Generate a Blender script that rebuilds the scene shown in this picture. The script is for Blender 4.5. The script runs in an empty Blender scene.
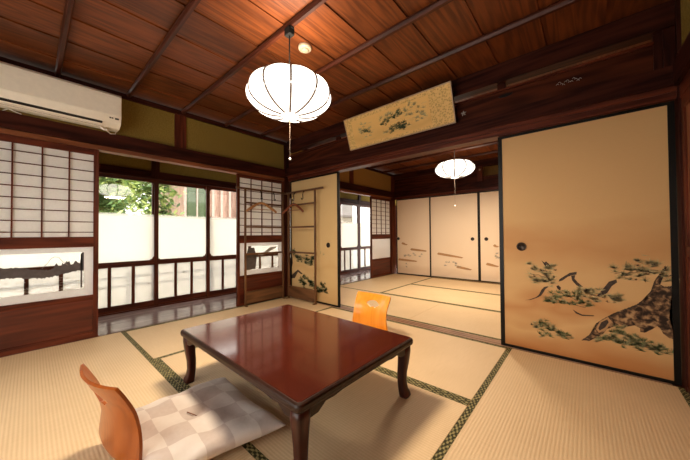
import bpy, bmesh, math, random
from mathutils import Vector, Matrix
random.seed(7)
PI = math.pi
C = bpy.context.scene.collection
sc = bpy.context.scene
PAINT = {"br":[[[3.079,0.402],[3.111,0.412],[3.155,0.437],[3.174,0.459],[3.19,0.498],[3.206,0.521],[3.228,0.533],[3.237,0.528],[3.217,0.51],[3.201,0.476],[3.186,0.451],[3.158,0.431],[3.119,0.41]],[[3.194,0.729],[3.212,0.712],[3.224,0.722],[3.253,0.692],[3.26,0.665],[3.23,0.665],[3.216,0.685]],[[3.298,0.574],[3.303,0.593],[3.33,0.617],[3.365,0.647],[3.404,0.657],[3.402,0.637],[3.375,0.629],[3.351,0.615],[3.322,0.586]],[[3.371,0.626],[3.395,0.632],[3.391,0.606],[3.407,0.582],[3.436,0.552],[3.42,0.547],[3.4,0.559],[3.377,0.591]],[[3.283,0.539],[3.297,0.547],[3.311,0.531],[3.307,0.508],[3.29,0.52]],[[3.508,0.496],[3.54,0.547],[3.572,0.603],[3.609,0.623],[3.613,0.603],[3.586,0.574],[3.563,0.524],[3.524,0.491]],[[3.375,0.38],[3.402,0.363],[3.428,0.351],[3.492,0.357],[3.492,0.351],[3.428,0.342],[3.395,0.353]]],"trunk":[[3.423,0.166],[3.464,0.212],[3.493,0.266],[3.501,0.3],[3.537,0.339],[3.579,0.378],[3.62,0.411],[3.664,0.439],[3.706,0.471],[3.727,0.499],[3.747,0.515],[3.767,0.566],[3.781,0.626],[3.808,0.686],[3.831,0.731],[3.834,0.712],[3.824,0.673],[3.807,0.61],[3.825,0.598],[3.857,0.606],[3.862,0.571],[3.858,0.468],[3.841,0.418],[3.846,0.363],[3.857,0.323],[3.856,0.279],[3.839,0.281],[3.814,0.304],[3.802,0.334],[3.79,0.346],[3.77,0.322],[3.736,0.291],[3.716,0.291],[3.717,0.315],[3.69,0.329],[3.654,0.312],[3.619,0.319],[3.589,0.298],[3.559,0.276],[3.535,0.234],[3.504,0.205],[3.463,0.169]],"knot_l":[[3.501,0.263],[3.521,0.32],[3.564,0.36],[3.582,0.332],[3.559,0.281],[3.516,0.24]],"knot":[[3.513,0.271],[3.529,0.316],[3.56,0.343],[3.567,0.324],[3.548,0.284],[3.52,0.257]],"pale":[[3.131,0.665],[3.169,0.649],[3.214,0.611],[3.259,0.602],[3.137,0.585],[3.199,0.563],[3.251,0.565],[3.16,0.559],[3.278,0.671],[3.222,0.644],[3.468,0.529],[3.455,0.493],[3.516,0.47],[3.562,0.498],[3.592,0.472],[3.461,0.516],[3.622,0.497],[3.777,0.746],[3.756,0.691],[3.845,0.67],[3.125,0.21]],"mid":[[3.625,0.691],[3.675,0.715],[3.667,0.654],[3.724,0.753],[3.709,0.697],[3.722,0.639],[3.653,0.632],[3.75,0.681],[3.851,0.643]],"dark":[[3.241,0.418],[3.292,0.471],[3.348,0.47],[3.403,0.503],[3.422,0.455],[3.32,0.412],[3.375,0.43],[3.447,0.433],[3.27,0.432],[3.203,0.244],[3.179,0.203],[3.239,0.207],[3.216,0.156],[3.282,0.198],[3.31,0.169],[3.338,0.167],[3.542,0.194],[3.596,0.248],[3.609,0.19],[3.66,0.243],[3.673,0.186],[3.715,0.237],[3.735,0.183],[3.768,0.221],[3.794,0.199],[3.625,0.275],[3.573,0.212],[3.639,0.208],[3.695,0.212],[3.819,0.192]],"l_br":[[[0.042,0.583],[0.095,0.609],[0.112,0.518],[0.079,0.423],[0.055,0.283],[0.033,0.28]],[[0.048,0.305],[0.159,0.384],[0.231,0.424],[0.334,0.376],[0.307,0.361],[0.23,0.39],[0.158,0.293],[0.048,0.27]]],"l_dark":[[0.125,0.668],[0.196,0.602],[0.267,0.572],[0.42,0.581],[0.518,0.543],[0.566,0.589],[0.436,0.516],[0.299,0.262],[0.402,0.317],[0.5,0.262],[0.367,0.225],[0.531,0.222],[0.702,0.201],[0.747,0.248],[0.805,0.183],[0.702,0.17]],"l_pale":[[0.736,0.66],[0.596,0.336]],"bars":[[[0.185,0.722],[0.352,0.695]],[[0.412,0.586],[0.819,0.563]],[[0.052,0.338],[0.587,0.323]],[[1.036,0.511],[1.584,0.453]],[[1.438,0.255],[1.749,0.223]],[[1.999,0.35],[2.232,0.321]],[[2.129,0.707],[2.237,0.694]]],"plants":[[0.245,0.442],[0.37,0.466],[0.53,0.455],[0.685,0.426],[0.325,0.186],[1.223,0.283],[1.325,0.323],[1.39,0.277],[1.487,0.268],[2.181,0.527],[2.194,0.468]]}

# ------------------------------------------------------------------ materials
def mat(name):
    m = bpy.data.materials.new(name); m.use_nodes = True
    nt = m.node_tree
    for n in list(nt.nodes): nt.nodes.remove(n)
    out = nt.nodes.new('ShaderNodeOutputMaterial')
    return m, nt, out
def N(nt, typ, **kw):
    n = nt.nodes.new(typ)
    for k, v in kw.items():
        if k in n.inputs: n.inputs[k].default_value = v
        else: setattr(n, k, v)
    return n
def bsdf(nt, out, rough=.5, spec=.5, coat=0, metal=0, col=None):
    b = N(nt, 'ShaderNodeBsdfPrincipled')
    b.inputs['Roughness'].default_value = rough
    b.inputs['Specular IOR Level'].default_value = spec
    b.inputs['Coat Weight'].default_value = coat
    b.inputs['Coat Roughness'].default_value = .08
    b.inputs['Metallic'].default_value = metal
    if col: b.inputs['Base Color'].default_value = (*col, 1)
    nt.links.new(b.outputs[0], out.inputs[0])
    return b
def ramp(nt, stops):
    r = N(nt, 'ShaderNodeValToRGB')
    e = r.color_ramp.elements
    while len(e) < len(stops): e.new(.5)
    for i, (p, c) in enumerate(stops):
        e[i].position = p; e[i].color = (*c, 1)
    return r
def coords(nt, scale=(1, 1, 1), src='Object', loc=(0, 0, 0)):
    t = N(nt, 'ShaderNodeTexCoord'); m = N(nt, 'ShaderNodeMapping')
    m.inputs['Scale'].default_value = scale; m.inputs['Location'].default_value = loc
    nt.links.new(t.outputs[src], m.inputs[0])
    return m.outputs[0]
def math_(nt, op, a, b=None, c=None, clamp=False):
    n = N(nt, 'ShaderNodeMath', operation=op); n.use_clamp = clamp
    for i, v in enumerate((a, b, c)):
        if v is None: continue
        if isinstance(v, (int, float)): n.inputs[i].default_value = v
        else: nt.links.new(v, n.inputs[i])
    return n.outputs[0]
def mix(nt, fac, a, b, mode='MIX'):
    n = N(nt, 'ShaderNodeMix', data_type='RGBA', blend_type=mode)
    for i, v in ((0, fac), (6, a), (7, b)):
        if isinstance(v, (int, float)): n.inputs[i].default_value = v
        elif isinstance(v, tuple): n.inputs[i].default_value = (*v, 1)
        else: nt.links.new(v, n.inputs[i])
    return n.outputs[2]
def plain(name, col, rough=.5, spec=.5, coat=0, metal=0, noise=.12, nscale=30):
    m, nt, out = mat(name); b = bsdf(nt, out, rough, spec, coat, metal)
    nz = N(nt, 'ShaderNodeTexNoise', Scale=nscale, Detail=4.)
    nt.links.new(coords(nt), nz.inputs['Vector'])
    r = ramp(nt, [(.3, tuple(c*(1-noise) for c in col)), (.7, tuple(min(1, c*(1+noise)) for c in col))])
    nt.links.new(nz.outputs[0], r.inputs[0]); nt.links.new(r.outputs[0], b.inputs['Base Color'])
    return m
def wood(name, dark, light, axis=0, rough=.35, fine=1., coat=0, spec=.5, board=None, bump=.05):
    m, nt, out = mat(name); b = bsdf(nt, out, rough, spec, coat)
    s = [9*fine]*3; s[axis] = .7*fine
    v = coords(nt, tuple(s))
    if board:                                   # every board its own piece of grain
        ax, w = board
        t = N(nt, 'ShaderNodeTexCoord'); sp = N(nt, 'ShaderNodeSeparateXYZ')
        nt.links.new(t.outputs['Object'], sp.inputs[0])
        idx = math_(nt, 'FLOOR', math_(nt, 'DIVIDE', sp.outputs[ax], w))
        wn = N(nt, 'ShaderNodeTexWhiteNoise', noise_dimensions='1D'); nt.links.new(idx, wn.inputs['W'])
        va = N(nt, 'ShaderNodeVectorMath', operation='ADD'); nt.links.new(v, va.inputs[0])
        sc_ = N(nt, 'ShaderNodeVectorMath', operation='SCALE'); nt.links.new(wn.outputs['Color'], sc_.inputs[0]); sc_.inputs['Scale'].default_value = 40
        nt.links.new(sc_.outputs[0], va.inputs[1]); v = va.outputs[0]
    n1 = N(nt, 'ShaderNodeTexNoise', Scale=.45, Detail=3., Distortion=.6); nt.links.new(v, n1.inputs['Vector'])
    rings = math_(nt, 'SINE', math_(nt, 'MULTIPLY', n1.outputs[0], 70.))
    n2 = N(nt, 'ShaderNodeTexNoise', Scale=3.5, Detail=6.); nt.links.new(v, n2.inputs['Vector'])
    f = math_(nt, 'ADD', math_(nt, 'MULTIPLY', rings, .16), n2.outputs[0])
    r = ramp(nt, [(.25, dark), (.75, light)]); nt.links.new(f, r.inputs[0])
    col = r.outputs[0]
    if board:
        k = math_(nt, 'MULTIPLY_ADD', wn.outputs[0], .5, .75)
        mm = N(nt, 'ShaderNodeVectorMath', operation='SCALE'); nt.links.new(col, mm.inputs[0]); nt.links.new(k, mm.inputs['Scale']); col = mm.outputs[0]
    nt.links.new(col, b.inputs['Base Color'])
    if bump:
        bp = N(nt, 'ShaderNodeBump', Strength=bump, Distance=.01); nt.links.new(f, bp.inputs['Height']); nt.links.new(bp.outputs[0], b.inputs['Normal'])
    return m
def tatami(name, c1, c2):
    m, nt, out = mat(name); b = bsdf(nt, out, .55, .3)
    t = N(nt, 'ShaderNodeTexCoord'); sp = N(nt, 'ShaderNodeSeparateXYZ'); nt.links.new(t.outputs['Object'], sp.inputs[0])
    rib = math_(nt, 'SINE', math_(nt, 'MULTIPLY', sp.outputs[1], 2*PI/.0148))
    strand = math_(nt, 'SINE', math_(nt, 'MULTIPLY', sp.outputs[0], 2*PI/.006))
    n1 = N(nt, 'ShaderNodeTexNoise', Scale=1., Detail=5.); nt.links.new(coords(nt, (260, 8, 1)), n1.inputs['Vector'])
    n2 = N(nt, 'ShaderNodeTexNoise', Scale=2.2, Detail=3.); nt.links.new(coords(nt), n2.inputs['Vector'])
    f = math_(nt, 'ADD', math_(nt, 'MULTIPLY_ADD', rib, .085, .2), math_(nt, 'ADD', math_(nt, 'MULTIPLY', n1.outputs[0], .35), math_(nt, 'MULTIPLY', n2.outputs[0], .3)))
    r = ramp(nt, [(.15, c1), (.75, c2)]); nt.links.new(f, r.inputs[0]); nt.links.new(r.outputs[0], b.inputs['Base Color'])
    h = math_(nt, 'ADD', rib, math_(nt, 'MULTIPLY', strand, .15))
    bp = N(nt, 'ShaderNodeBump', Strength=.16, Distance=.002); nt.links.new(h, bp.inputs['Height']); nt.links.new(bp.outputs[0], b.inputs['Normal'])
    return m
def border_cloth(name):
    m, nt, out = mat(name); b = bsdf(nt, out, .7, .2)
    t = N(nt, 'ShaderNodeTexCoord'); sp = N(nt, 'ShaderNodeSeparateXYZ'); nt.links.new(t.outputs['Object'], sp.inputs[0])
    a = math_(nt, 'SINE', math_(nt, 'MULTIPLY', sp.outputs[0], 2*PI/.040))
    c = math_(nt, 'SINE', math_(nt, 'MULTIPLY', sp.outputs[1], 2*PI/.020))
    n1 = N(nt, 'ShaderNodeTexNoise', Scale=75., Detail=3.); nt.links.new(coords(nt), n1.inputs['Vector'])
    f = math_(nt, 'ADD', math_(nt, 'MULTIPLY', math_(nt, 'MULTIPLY', a, c), .28), n1.outputs[0])
    r = ramp(nt, [(.44, (.030, .028, .008)), (.70, (.34, .29, .13))]); nt.links.new(f, r.inputs[0]); nt.links.new(r.outputs[0], b.inputs['Base Color'])
    return m
def plaster(name, c1, c2, speck=90):
    m, nt, out = mat(name); b = bsdf(nt, out, .9, .1)
    n1 = N(nt, 'ShaderNodeTexNoise', Scale=float(speck), Detail=6.); nt.links.new(coords(nt), n1.inputs['Vector'])
    r = ramp(nt, [(.3, c1), (.7, c2)]); nt.links.new(n1.outputs[0], r.inputs[0]); nt.links.new(r.outputs[0], b.inputs['Base Color'])
    bp = N(nt, 'ShaderNodeBump', Strength=.3, Distance=.003); nt.links.new(n1.outputs[0], bp.inputs['Height']); nt.links.new(bp.outputs[0], b.inputs['Normal'])
    return m
def fusuma_paper(name, base, wash, bands, seed=0.):
    """pale washed paper; bands = [(z, half width, amount)] of brown mist painted on it"""
    m, nt, out = mat(name); b = bsdf(nt, out, .6, .25)
    t = N(nt, 'ShaderNodeTexCoord'); sp = N(nt, 'ShaderNodeSeparateXYZ'); nt.links.new(t.outputs['Object'], sp.inputs[0])
    nz = N(nt, 'ShaderNodeTexNoise', Scale=1.6, Detail=2.); nt.links.new(coords(nt, (1, 1, 2.2), loc=(seed, 0, seed)), nz.inputs['Vector'])
    zz = math_(nt, 'ADD', sp.outputs[2], math_(nt, 'MULTIPLY_ADD', nz.outputs[0], .5, -.25))
    tot = None
    for z, w, k in bands:
        g = math_(nt, 'MULTIPLY', math_(nt, 'SUBTRACT', 1., math_(nt, 'DIVIDE', math_(nt, 'ABSOLUTE', math_(nt, 'SUBTRACT', zz, z)), w), clamp=True), k)
        tot = g if tot is None else math_(nt, 'MAXIMUM', tot, g)
    fine = N(nt, 'ShaderNodeTexNoise', Scale=1., Detail=4.); nt.links.new(coords(nt, (40, 40, 220)), fine.inputs['Vector'])
    bb = mix(nt, math_(nt, 'MULTIPLY', fine.outputs[0], .35), base, tuple(c*.86 for c in base))
    col = mix(nt, tot, bb, wash) if tot is not None else bb
    nt.links.new(col, b.inputs['Base Color'])
    return m
def paper_screen(name, col, trans=.5):
    m, nt, out = mat(name)
    d = N(nt, 'ShaderNodeBsdfDiffuse'); t = N(nt, 'ShaderNodeBsdfTranslucent'); mx = N(nt, 'ShaderNodeMixShader')
    n1 = N(nt, 'ShaderNodeTexNoise', Scale=60., Detail=5.); nt.links.new(coords(nt), n1.inputs['Vector'])
    r = ramp(nt, [(.3, tuple(c*.95 for c in col)), (.7, col)]); nt.links.new(n1.outputs[0], r.inputs[0])
    nt.links.new(r.outputs[0], d.inputs[0]); nt.links.new(r.outputs[0], t.inputs[0])
    mx.inputs[0].default_value = trans
    nt.links.new(d.outputs[0], mx.inputs[1]); nt.links.new(t.outputs[0], mx.inputs[2]); nt.links.new(mx.outputs[0], out.inputs[0])
    return m
def pane(name, frost_top=None, refl=.09, tint=(1, 1, 1), frost=.97):
    """clear glass; frosted below height frost_top when given"""
    m, nt, out = mat(name)
    tr = N(nt, 'ShaderNodeBsdfTransparent'); tr.inputs[0].default_value = (*tint, 1)
    gl = N(nt, 'ShaderNodeBsdfGlossy'); gl.inputs['Roughness'].default_value = .02
    lw = N(nt, 'ShaderNodeLayerWeight', Blend=.25)
    mx = N(nt, 'ShaderNodeMixShader'); nt.links.new(math_(nt, 'MULTIPLY_ADD', lw.outputs['Fresnel'], .6, refl*.4), mx.inputs[0])
    nt.links.new(tr.outputs[0], mx.inputs[1]); nt.links.new(gl.outputs[0], mx.inputs[2])
    last = mx
    if frost_top is not None:
        tl = N(nt, 'ShaderNodeBsdfTranslucent'); tl.inputs[0].default_value = (.96, .95, .91, 1)
        df = N(nt, 'ShaderNodeBsdfDiffuse'); df.inputs[0].default_value = (.9, .9, .88, 1)
        fm = N(nt, 'ShaderNodeMixShader'); fm.inputs[0].default_value = .14
        nt.links.new(tl.outputs[0], fm.inputs[1]); nt.links.new(df.outputs[0], fm.inputs[2])
        t = N(nt, 'ShaderNodeTexCoord'); sp = N(nt, 'ShaderNodeSeparateXYZ'); nt.links.new(t.outputs['Object'], sp.inputs[0])
        f = math_(nt, 'DIVIDE', math_(nt, 'SUBTRACT', frost_top+.02, sp.outputs[2]), .05, clamp=True)
        f = math_(nt, 'MULTIPLY', f, frost)
        m2 = N(nt, 'ShaderNodeMixShader'); nt.links.new(f, m2.inputs[0])
        nt.links.new(mx.outputs[0], m2.inputs[1]); nt.links.new(fm.outputs[0], m2.inputs[2]); last = m2
    nt.links.new(last.outputs[0], out.inputs[0])
    return m
def glow(name, col, e):
    m, nt, out = mat(name)
    em = N(nt, 'ShaderNodeEmission', Strength=e); em.inputs[0].default_value = (*col, 1)
    nt.links.new(em.outputs[0], out.inputs[0])
    return m
def checker_cloth(name, a, b_):
    m, nt, out = mat(name); b = bsdf(nt, out, .75, .2)
    b.inputs['Sheen Weight'].default_value = .3
    ck = N(nt, 'ShaderNodeTexChecker', Scale=5.); ck.inputs[1].default_value = (*a, 1); ck.inputs[2].default_value = (*b_, 1)
    nt.links.new(coords(nt, src='UV'), ck.inputs[0])
    n1 = N(nt, 'ShaderNodeTexNoise', Scale=55., Detail=5.); nt.links.new(coords(nt), n1.inputs['Vector'])
    col = mix(nt, math_(nt, 'MULTIPLY', n1.outputs[0], .3), ck.outputs[0], (.85, .8, .76))
    nt.links.new(col, b.inputs['Base Color'])
    n2 = N(nt, 'ShaderNodeTexNoise', Scale=9., Detail=4.); nt.links.new(coords(nt), n2.inputs['Vector'])
    bp = N(nt, 'ShaderNodeBump', Strength=.5, Distance=.012); nt.links.new(n2.outputs[0], bp.inputs['Height']); nt.links.new(bp.outputs[0], b.inputs['Normal'])
    return m
def brocade(name):
    m, nt, out = mat(name); b = bsdf(nt, out, .6, .3)
    v = N(nt, 'ShaderNodeTexVoronoi', Scale=60.); nt.links.new(coords(nt), v.inputs['Vector'])
    r = ramp(nt, [(.2, (.42, .28, .10)), (.5, (.68, .45, .15)), (.8, (.74, .50, .19))]); nt.links.new(v.outputs['Distance'], r.inputs[0])
    nt.links.new(r.outputs[0], b.inputs['Base Color'])
    return m

DK, DL = (.018, .005, .0035), (.055, .014, .008)
M = {}
for i, a in enumerate('xyz'):
    M['dark_'+a] = wood('dark red timber grain '+a, DK, DL, i, .45, spec=.08)
    M['frame_'+a] = wood('red brown frame timber grain '+a, (.050, .011, .006), (.13, .030, .013), i, .38, spec=.2)
    M['edge_'+a] = wood('pale cedar rail grain '+a, (.13, .04, .016), (.26, .09, .035), i, .4, spec=.25)
    M['rack_'+a] = wood('brown rack wood grain '+a, (.07, .028, .010), (.16, .07, .026), i, .45)
M['ceil'] = wood('red cedar ceiling boards', (.075, .020, .006), (.165, .045, .012), 1, .42, board=(0, .328), bump=.0, spec=.25, fine=1.3)
M['ceil_corr'] = wood('corridor ceiling boards', (.06, .02, .01), (.14, .05, .02), 1, .5, board=(0, .3))
M['beam'] = wood('ceiling batten wood', (.030, .007, .003), (.075, .018, .008), 0, .4, spec=.25)
M['board_x'] = wood('old cedar lintel board', (.025, .006, .003), (.085, .02, .008), 0, .45, spec=.1, fine=.8)
M['panel_y'] = wood('red lower panel wood', (.05, .008, .004), (.12, .022, .009), 1, .3)
M['corr_floor'] = wood('polished corridor boards', (.26, .19, .19), (.42, .33, .33), 1, .10, board=(0, .145), bump=.02)
M['lacquer'] = plain('red brown lacquer', (.070, .012, .006), .15, .6, .6, noise=.12, nscale=6)
M['lacquer_edge'] = wood('dark table edge', (.014, .005, .003), (.040, .014, .007), 0, .38, coat=0, spec=.3)
M['leg'] = wood('dark table leg', (.018, .003, .002), (.065, .011, .005), 2, .33, coat=0, spec=.35)
M['tatami'] = tatami('pale tatami', (.55, .385, .20), (.80, .60, .37))
M['heri'] = border_cloth('green gold tatami border')
M['plaster'] = plaster('olive gold plaster', (.17, .115, .022), (.26, .185, .045))
M['plaster2'] = plaster('ochre plaster', (.24, .13, .035), (.34, .2, .06))
M['black'] = plain('black lacquer frame', (.006, .005, .004), .35, .2)
M['metal_dark'] = plain('dark bronze pull', (.035, .025, .02), .35, .5, metal=.6)
M['sill'] = wood('pale worn threshold wood', (.24, .12, .07), (.40, .23, .14), 0, .35)
M['fus_r'] = fusuma_paper('gold paper with brown mist', (.66, .42, .19), (.44, .17, .045), [(-.02, .30, 1.), (.36, .10, .6), (.86, .22, .45)], 3.)
M['fus_l'] = fusuma_paper('gold paper plain', (.62, .43, .20), (.50, .26, .09), [(.10, .2, .4), (.45, .1, .25)], 8.)
M['fus_b'] = fusuma_paper('pale cream paper', (.90, .74, .56), (.55, .32, .15), [(.10, .16, .22)], 1.)
M['shoji'] = paper_screen('shoji paper', (.93, .92, .90), .5)
M['frostedge'] = paper_screen('etched white glass', (.97, .97, .97), .6)
M['glass'] = pane('clear window glass')
M['glass_l'] = pane('lightly patterned lower glass', 9., frost=.33)
M['glass_f'] = pane('frosted lower window glass', 1.215, refl=.22)
M['etch'] = paper_screen('etched line', (.9, .9, .9), .3)
M['etch_dark'] = plain('dark etched glass', (.09, .08, .08), .2)
M['shade'] = glow('lit lamp shade', (1., .90, .77), 2.9)
M['shade2'] = glow('lit lamp shade far', (1., .90, .77), 2.0)
M['wire'] = plain('grey shade rib', (.25, .2, .17), .6)
M['cord'] = plain('black cord', (.01, .01, .01), .8, spec=.1)
M['string'] = plain('white pull string', (.8, .75, .68), .6)
M['grey_string'] = plain('grey string', (.06, .045, .035), .8, spec=.1)
M['ivory'] = plain('ivory plastic', (.38, .31, .22), .4, noise=.03)
M['ac'] = plain('cream plastic', (.84, .79, .66), .35, noise=.03)
M['ac_low'] = plain('cream plastic flap', (.86, .81, .69), .35, noise=.03)
M['ac_dark'] = plain('dark outlet', (.01, .008, .006), .6)
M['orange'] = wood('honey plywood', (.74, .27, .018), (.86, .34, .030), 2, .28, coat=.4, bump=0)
M['orange_shaded'] = wood('honey plywood with shade in its colour', (.27, .060, .006), (.36, .088, .010), 2, .33, coat=.1, bump=0)  # near chair's plywood, its colour deepened to carry the shade on its back
M['ply_edge'] = plain('plywood edge', (.30, .09, .02), .4)
M['cushion'] = checker_cloth('checked cushion cloth', (.68, .61, .55), (.52, .43, .38))
M['thread'] = plain('brown thread', (.20, .06, .02), .6)
M['hanger'] = wood('light hanger wood', (.30, .14, .05), (.45, .24, .10), 0, .4)
M['hanger_red'] = wood('red brown hanger wood', (.16, .04, .015), (.28, .08, .03), 0, .4)
M['steel'] = plain('steel hook', (.4, .4, .4), .3, metal=1)
M['ink_x'] = plain('deep pine ink', (.045, .085, .035), .7, noise=.4, nscale=60)
M['gold'] = fusuma_paper('old gold silk', (.78, .50, .17), (.4, .24, .08), [(.1, .1, .3)], 2.)
M['brocade'] = brocade('brocade border')
M['rim'] = plain('worn pale frame edge', (.35, .22, .12), .4)
M['ink_d'] = plain('dark green ink', (.14, .19, .075), .7, noise=.5, nscale=60)
M['ink_m'] = plain('olive green ink', (.33, .31, .15), .7, noise=.4, nscale=60)
M['ink_p'] = plain('pale olive ink', (.46, .40, .20), .7, noise=.3, nscale=60)
M['ink_g'] = plain('grey ink', (.33, .30, .25), .7, noise=.3, nscale=60)
M['ink_b'] = plain('brown black ink', (.045, .028, .018), .7, noise=.5, nscale=60)
def bark(name):
    m, nt, out = mat(name); b = bsdf(nt, out, .65, .2)
    n1 = N(nt, 'ShaderNodeTexNoise', Scale=30., Detail=7., Distortion=.5); nt.links.new(coords(nt), n1.inputs['Vector'])
    r = ramp(nt, [(.42, (.030, .019, .014)), (.52, (.15, .085, .045)), (.66, (.48, .30, .15))]); nt.links.new(n1.outputs[0], r.inputs[0]); nt.links.new(r.outputs[0], b.inputs['Base Color'])
    return m
M['bark'] = bark('painted bark')
M['mist'] = plain('painted tan mist', (.47, .26, .11), .65, noise=.15, nscale=8)
M['silver'] = plain('pale silver inlay', (.45, .42, .38), .4, metal=.5)
M['leaf1'] = plain('garden leaf light', (.55, .66, .22), .6, noise=.4, nscale=3)
M['leaf2'] = plain('garden leaf mid', (.33, .48, .17), .6, noise=.4, nscale=3)
M['leaf3'] = plain('garden leaf dark', (.16, .27, .10), .6, noise=.4, nscale=3)
M['trunk_out'] = plain('tree bark', (.16, .10, .07), .8)
M['garden_wall'] = plain('garden wall render', (.82, .78, .68), .9, noise=.04, nscale=3)
M['out_wood'] = wood('weathered outside boards', (.36, .22, .17), (.60, .40, .32), 2, .7, board=(1, .14))
M['out_glass'] = plain('outside window pane', (.10, .15, .08), .08)
M['out_frame'] = plain('pale outside frame', (.62, .48, .42), .6)
M['rail_out'] = plain('grey outside rail', (.20, .18, .17), .6)
M['roof'] = plain('grey roof tile', (.33, .30, .28), .6)
M['soil'] = plain('garden gravel', (.50, .46, .38), .9, noise=.3, nscale=20)

# ------------------------------------------------------------------ builders
class MB:
    def __init__(s): s.bm = bmesh.new()
    def box(s, x0, x1, y0, y1, z0, z1, bev=0):
        b = s.bm
        v = [b.verts.new((x, y, z)) for x in (x0, x1) for y in (y0, y1) for z in (z0, z1)]
        fs = [b.faces.new([v[i] for i in q]) for q in ((0, 1, 3, 2), (4, 6, 7, 5), (0, 4, 5, 1), (2, 3, 7, 6), (0, 2, 6, 4), (1, 5, 7, 3))]
        if bev:
            es = list({e for f in fs for e in f.edges})
            bmesh.ops.bevel(b, geom=es, offset=bev, segments=2, affect='EDGES', profile=.5)
        return s
    def prism(s, poly, a, b_, plane='xz', hole=None):
        """extrude a polygon given in plane from a to b_ along the third axis"""
        def P(u, v, w):
            return {'xz': (u, w, v), 'yz': (w, u, v), 'xy': (u, v, w)}[plane]
        n = len(poly)
        lo = [s.bm.verts.new(P(u, v, a)) for u, v in poly]; hi = [s.bm.verts.new(P(u, v, b_)) for u, v in poly]
        s.bm.faces.new(lo); s.bm.faces.new(hi[::-1])
        for i in range(n): s.bm.faces.new((lo[i], hi[i], hi[(i+1) % n], lo[(i+1) % n]))
        return s
    def tube(s, pts, r, n=8, cap=True):
        pts = [Vector(p) for p in pts]; rs = r if isinstance(r, (list, tuple)) else [r]*len(pts)
        rings = []
        for i, p in enumerate(pts):
            d = (pts[min(i+1, len(pts)-1)]-pts[max(i-1, 0)]).normalized()
            up = Vector((0, 0, 1)) if abs(d.z) < .9 else Vector((1, 0, 0))
            a = d.cross(up).normalized(); b_ = d.cross(a)
            rings.append([s.bm.verts.new(p+(a*math.cos(2*PI*k/n)+b_*math.sin(2*PI*k/n))*rs[i]) for k in range(n)])
        for A, B in zip(rings, rings[1:]):
            for k in range(n): s.bm.faces.new((A[k], A[(k+1) % n], B[(k+1) % n], B[k]))
        if cap: s.bm.faces.new(rings[0][::-1]); s.bm.faces.new(rings[-1])
        return s
    def lathe(s, prof, n=32, c=(0, 0), lobes=0, amp=0):
        rings = []
        for r, z in prof:
            ring = []
            for k in range(n):
                t = 2*PI*k/n
                rr = r*(1+amp*(abs(math.sin(lobes*t/2))-.6)) if lobes else r
                ring.append(s.bm.verts.new((c[0]+rr*math.cos(t), c[1]+rr*math.sin(t), z)))
            rings.append(ring)
        for A, B in zip(rings, rings[1:]):
            for k in range(n): s.bm.faces.new((A[k], A[(k+1) % n], B[(k+1) % n], B[k]))
        s.bm.faces.new(rings[0][::-1]); s.bm.faces.new(rings[-1])
        return s
    def paint_new(s, idx):
        # faces added since the last call take material idx
        s.bm.faces.index_update(); n0 = getattr(s, 'n0', 0)
        for i, f in enumerate(s.bm.faces):
            if i >= n0: f.material_index = idx
        s.n0 = len(s.bm.faces); return s
    def quad(s, *p):
        s.bm.faces.new([s.bm.verts.new(q) for q in p]); return s
    def build(s, name, m, parent=None, smooth=False, tf=None):
        if tf is not None: bmesh.ops.transform(s.bm, matrix=tf, verts=s.bm.verts)
        bmesh.ops.recalc_face_normals(s.bm, faces=s.bm.faces)
        me = bpy.data.meshes.new(name); s.bm.to_mesh(me); s.bm.free()
        if smooth:
            for p in me.polygons: p.use_smooth = True
        for q in (m if isinstance(m, (list, tuple)) else [m]): me.materials.append(M[q])
        o = bpy.data.objects.new(name, me); C.objects.link(o)
        if parent: o.parent = parent
        return o
def box(*a): return MB().box(*a)
def thing(name, label, cat, loc=(0, 0, 0), rz=0, group=None, kind=None):
    o = bpy.data.objects.new(name, None); C.objects.link(o); o.empty_display_size = .05
    o.location = loc; o.rotation_euler = (0, 0, rz)
    return tag(o, label, cat, group, kind)
def tag(o, label=None, cat=None, group=None, kind=None):
    if label: o['label'] = label
    if cat: o['category'] = cat
    if group: o['group'] = group
    if kind: o['kind'] = kind
    return o
TR = [0]
def trim(mb, m, label=None):
    TR[0] += 1
    return tag(mb.build('trim_%d' % TR[0], m), label, 'trim' if label else None, None, 'structure')
def struct(name, mb, m, label=None):
    return tag(mb.build(name, m), label, name.split('_')[0] if label else None, None, 'structure')

W = .985; RX = 3.905; RY = -3.94; R2 = 3.18; KZ = 1.76

# ------------------------------------------------------------------ floors, tatami
struct('floor', box(-.02, RX+.1, RY-.1, R2+.1, -.12, -.031), 'dark_x')
struct('floor', box(-.98, -.035, RY-.1, 5.2, -.10, -.004), 'corr_floor', 'polished wooden floor of the corridor beside the windows')
trim(box(-.035, 0.0, RY, 0, -.03, .001), 'frame_y')
trim(box(-.035, 0.0, .1, R2, -.03, .001), 'frame_y')
def mat_thing(x0, y0, x1, y1, long, b0, b1, label):
    x1 = min(x1, RX-.006)
    """a tatami; local x is its long axis"""
    cx, cy = (x0+x1)/2, (y0+y1)/2
    L, w = (x1-x0, y1-y0) if long == 'x' else (y1-y0, x1-x0)
    t = thing('tatami_mat', label, 'tatami mat', (cx, cy, -.03), 0 if long == 'x' else PI/2, 'tatami mats on the floor')
    g = .0012; hw = .036
    box(-L/2+g, L/2-g, -w/2+g, w/2-g, 0, .03).build('woven_surface', 'tatami', t)
    # local +y of a mat turned by 90 degrees is world -x
    for s_, on in ((-1, b0), (1, b1)):
        if not on: continue
        ya, yb = (s_*(w/2-g), s_*(w/2-hw)); ya, yb = min(ya, yb), max(ya, yb)
        box(-L/2+g, L/2-g, ya, yb, .0302, .0312).build('cloth_border', 'heri', t)
    return t
mat_thing(0, -2*W, W, 0, 'y', 1, 1, 'tatami mat in the front room corner, running along the glazed corridor opening')
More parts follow.
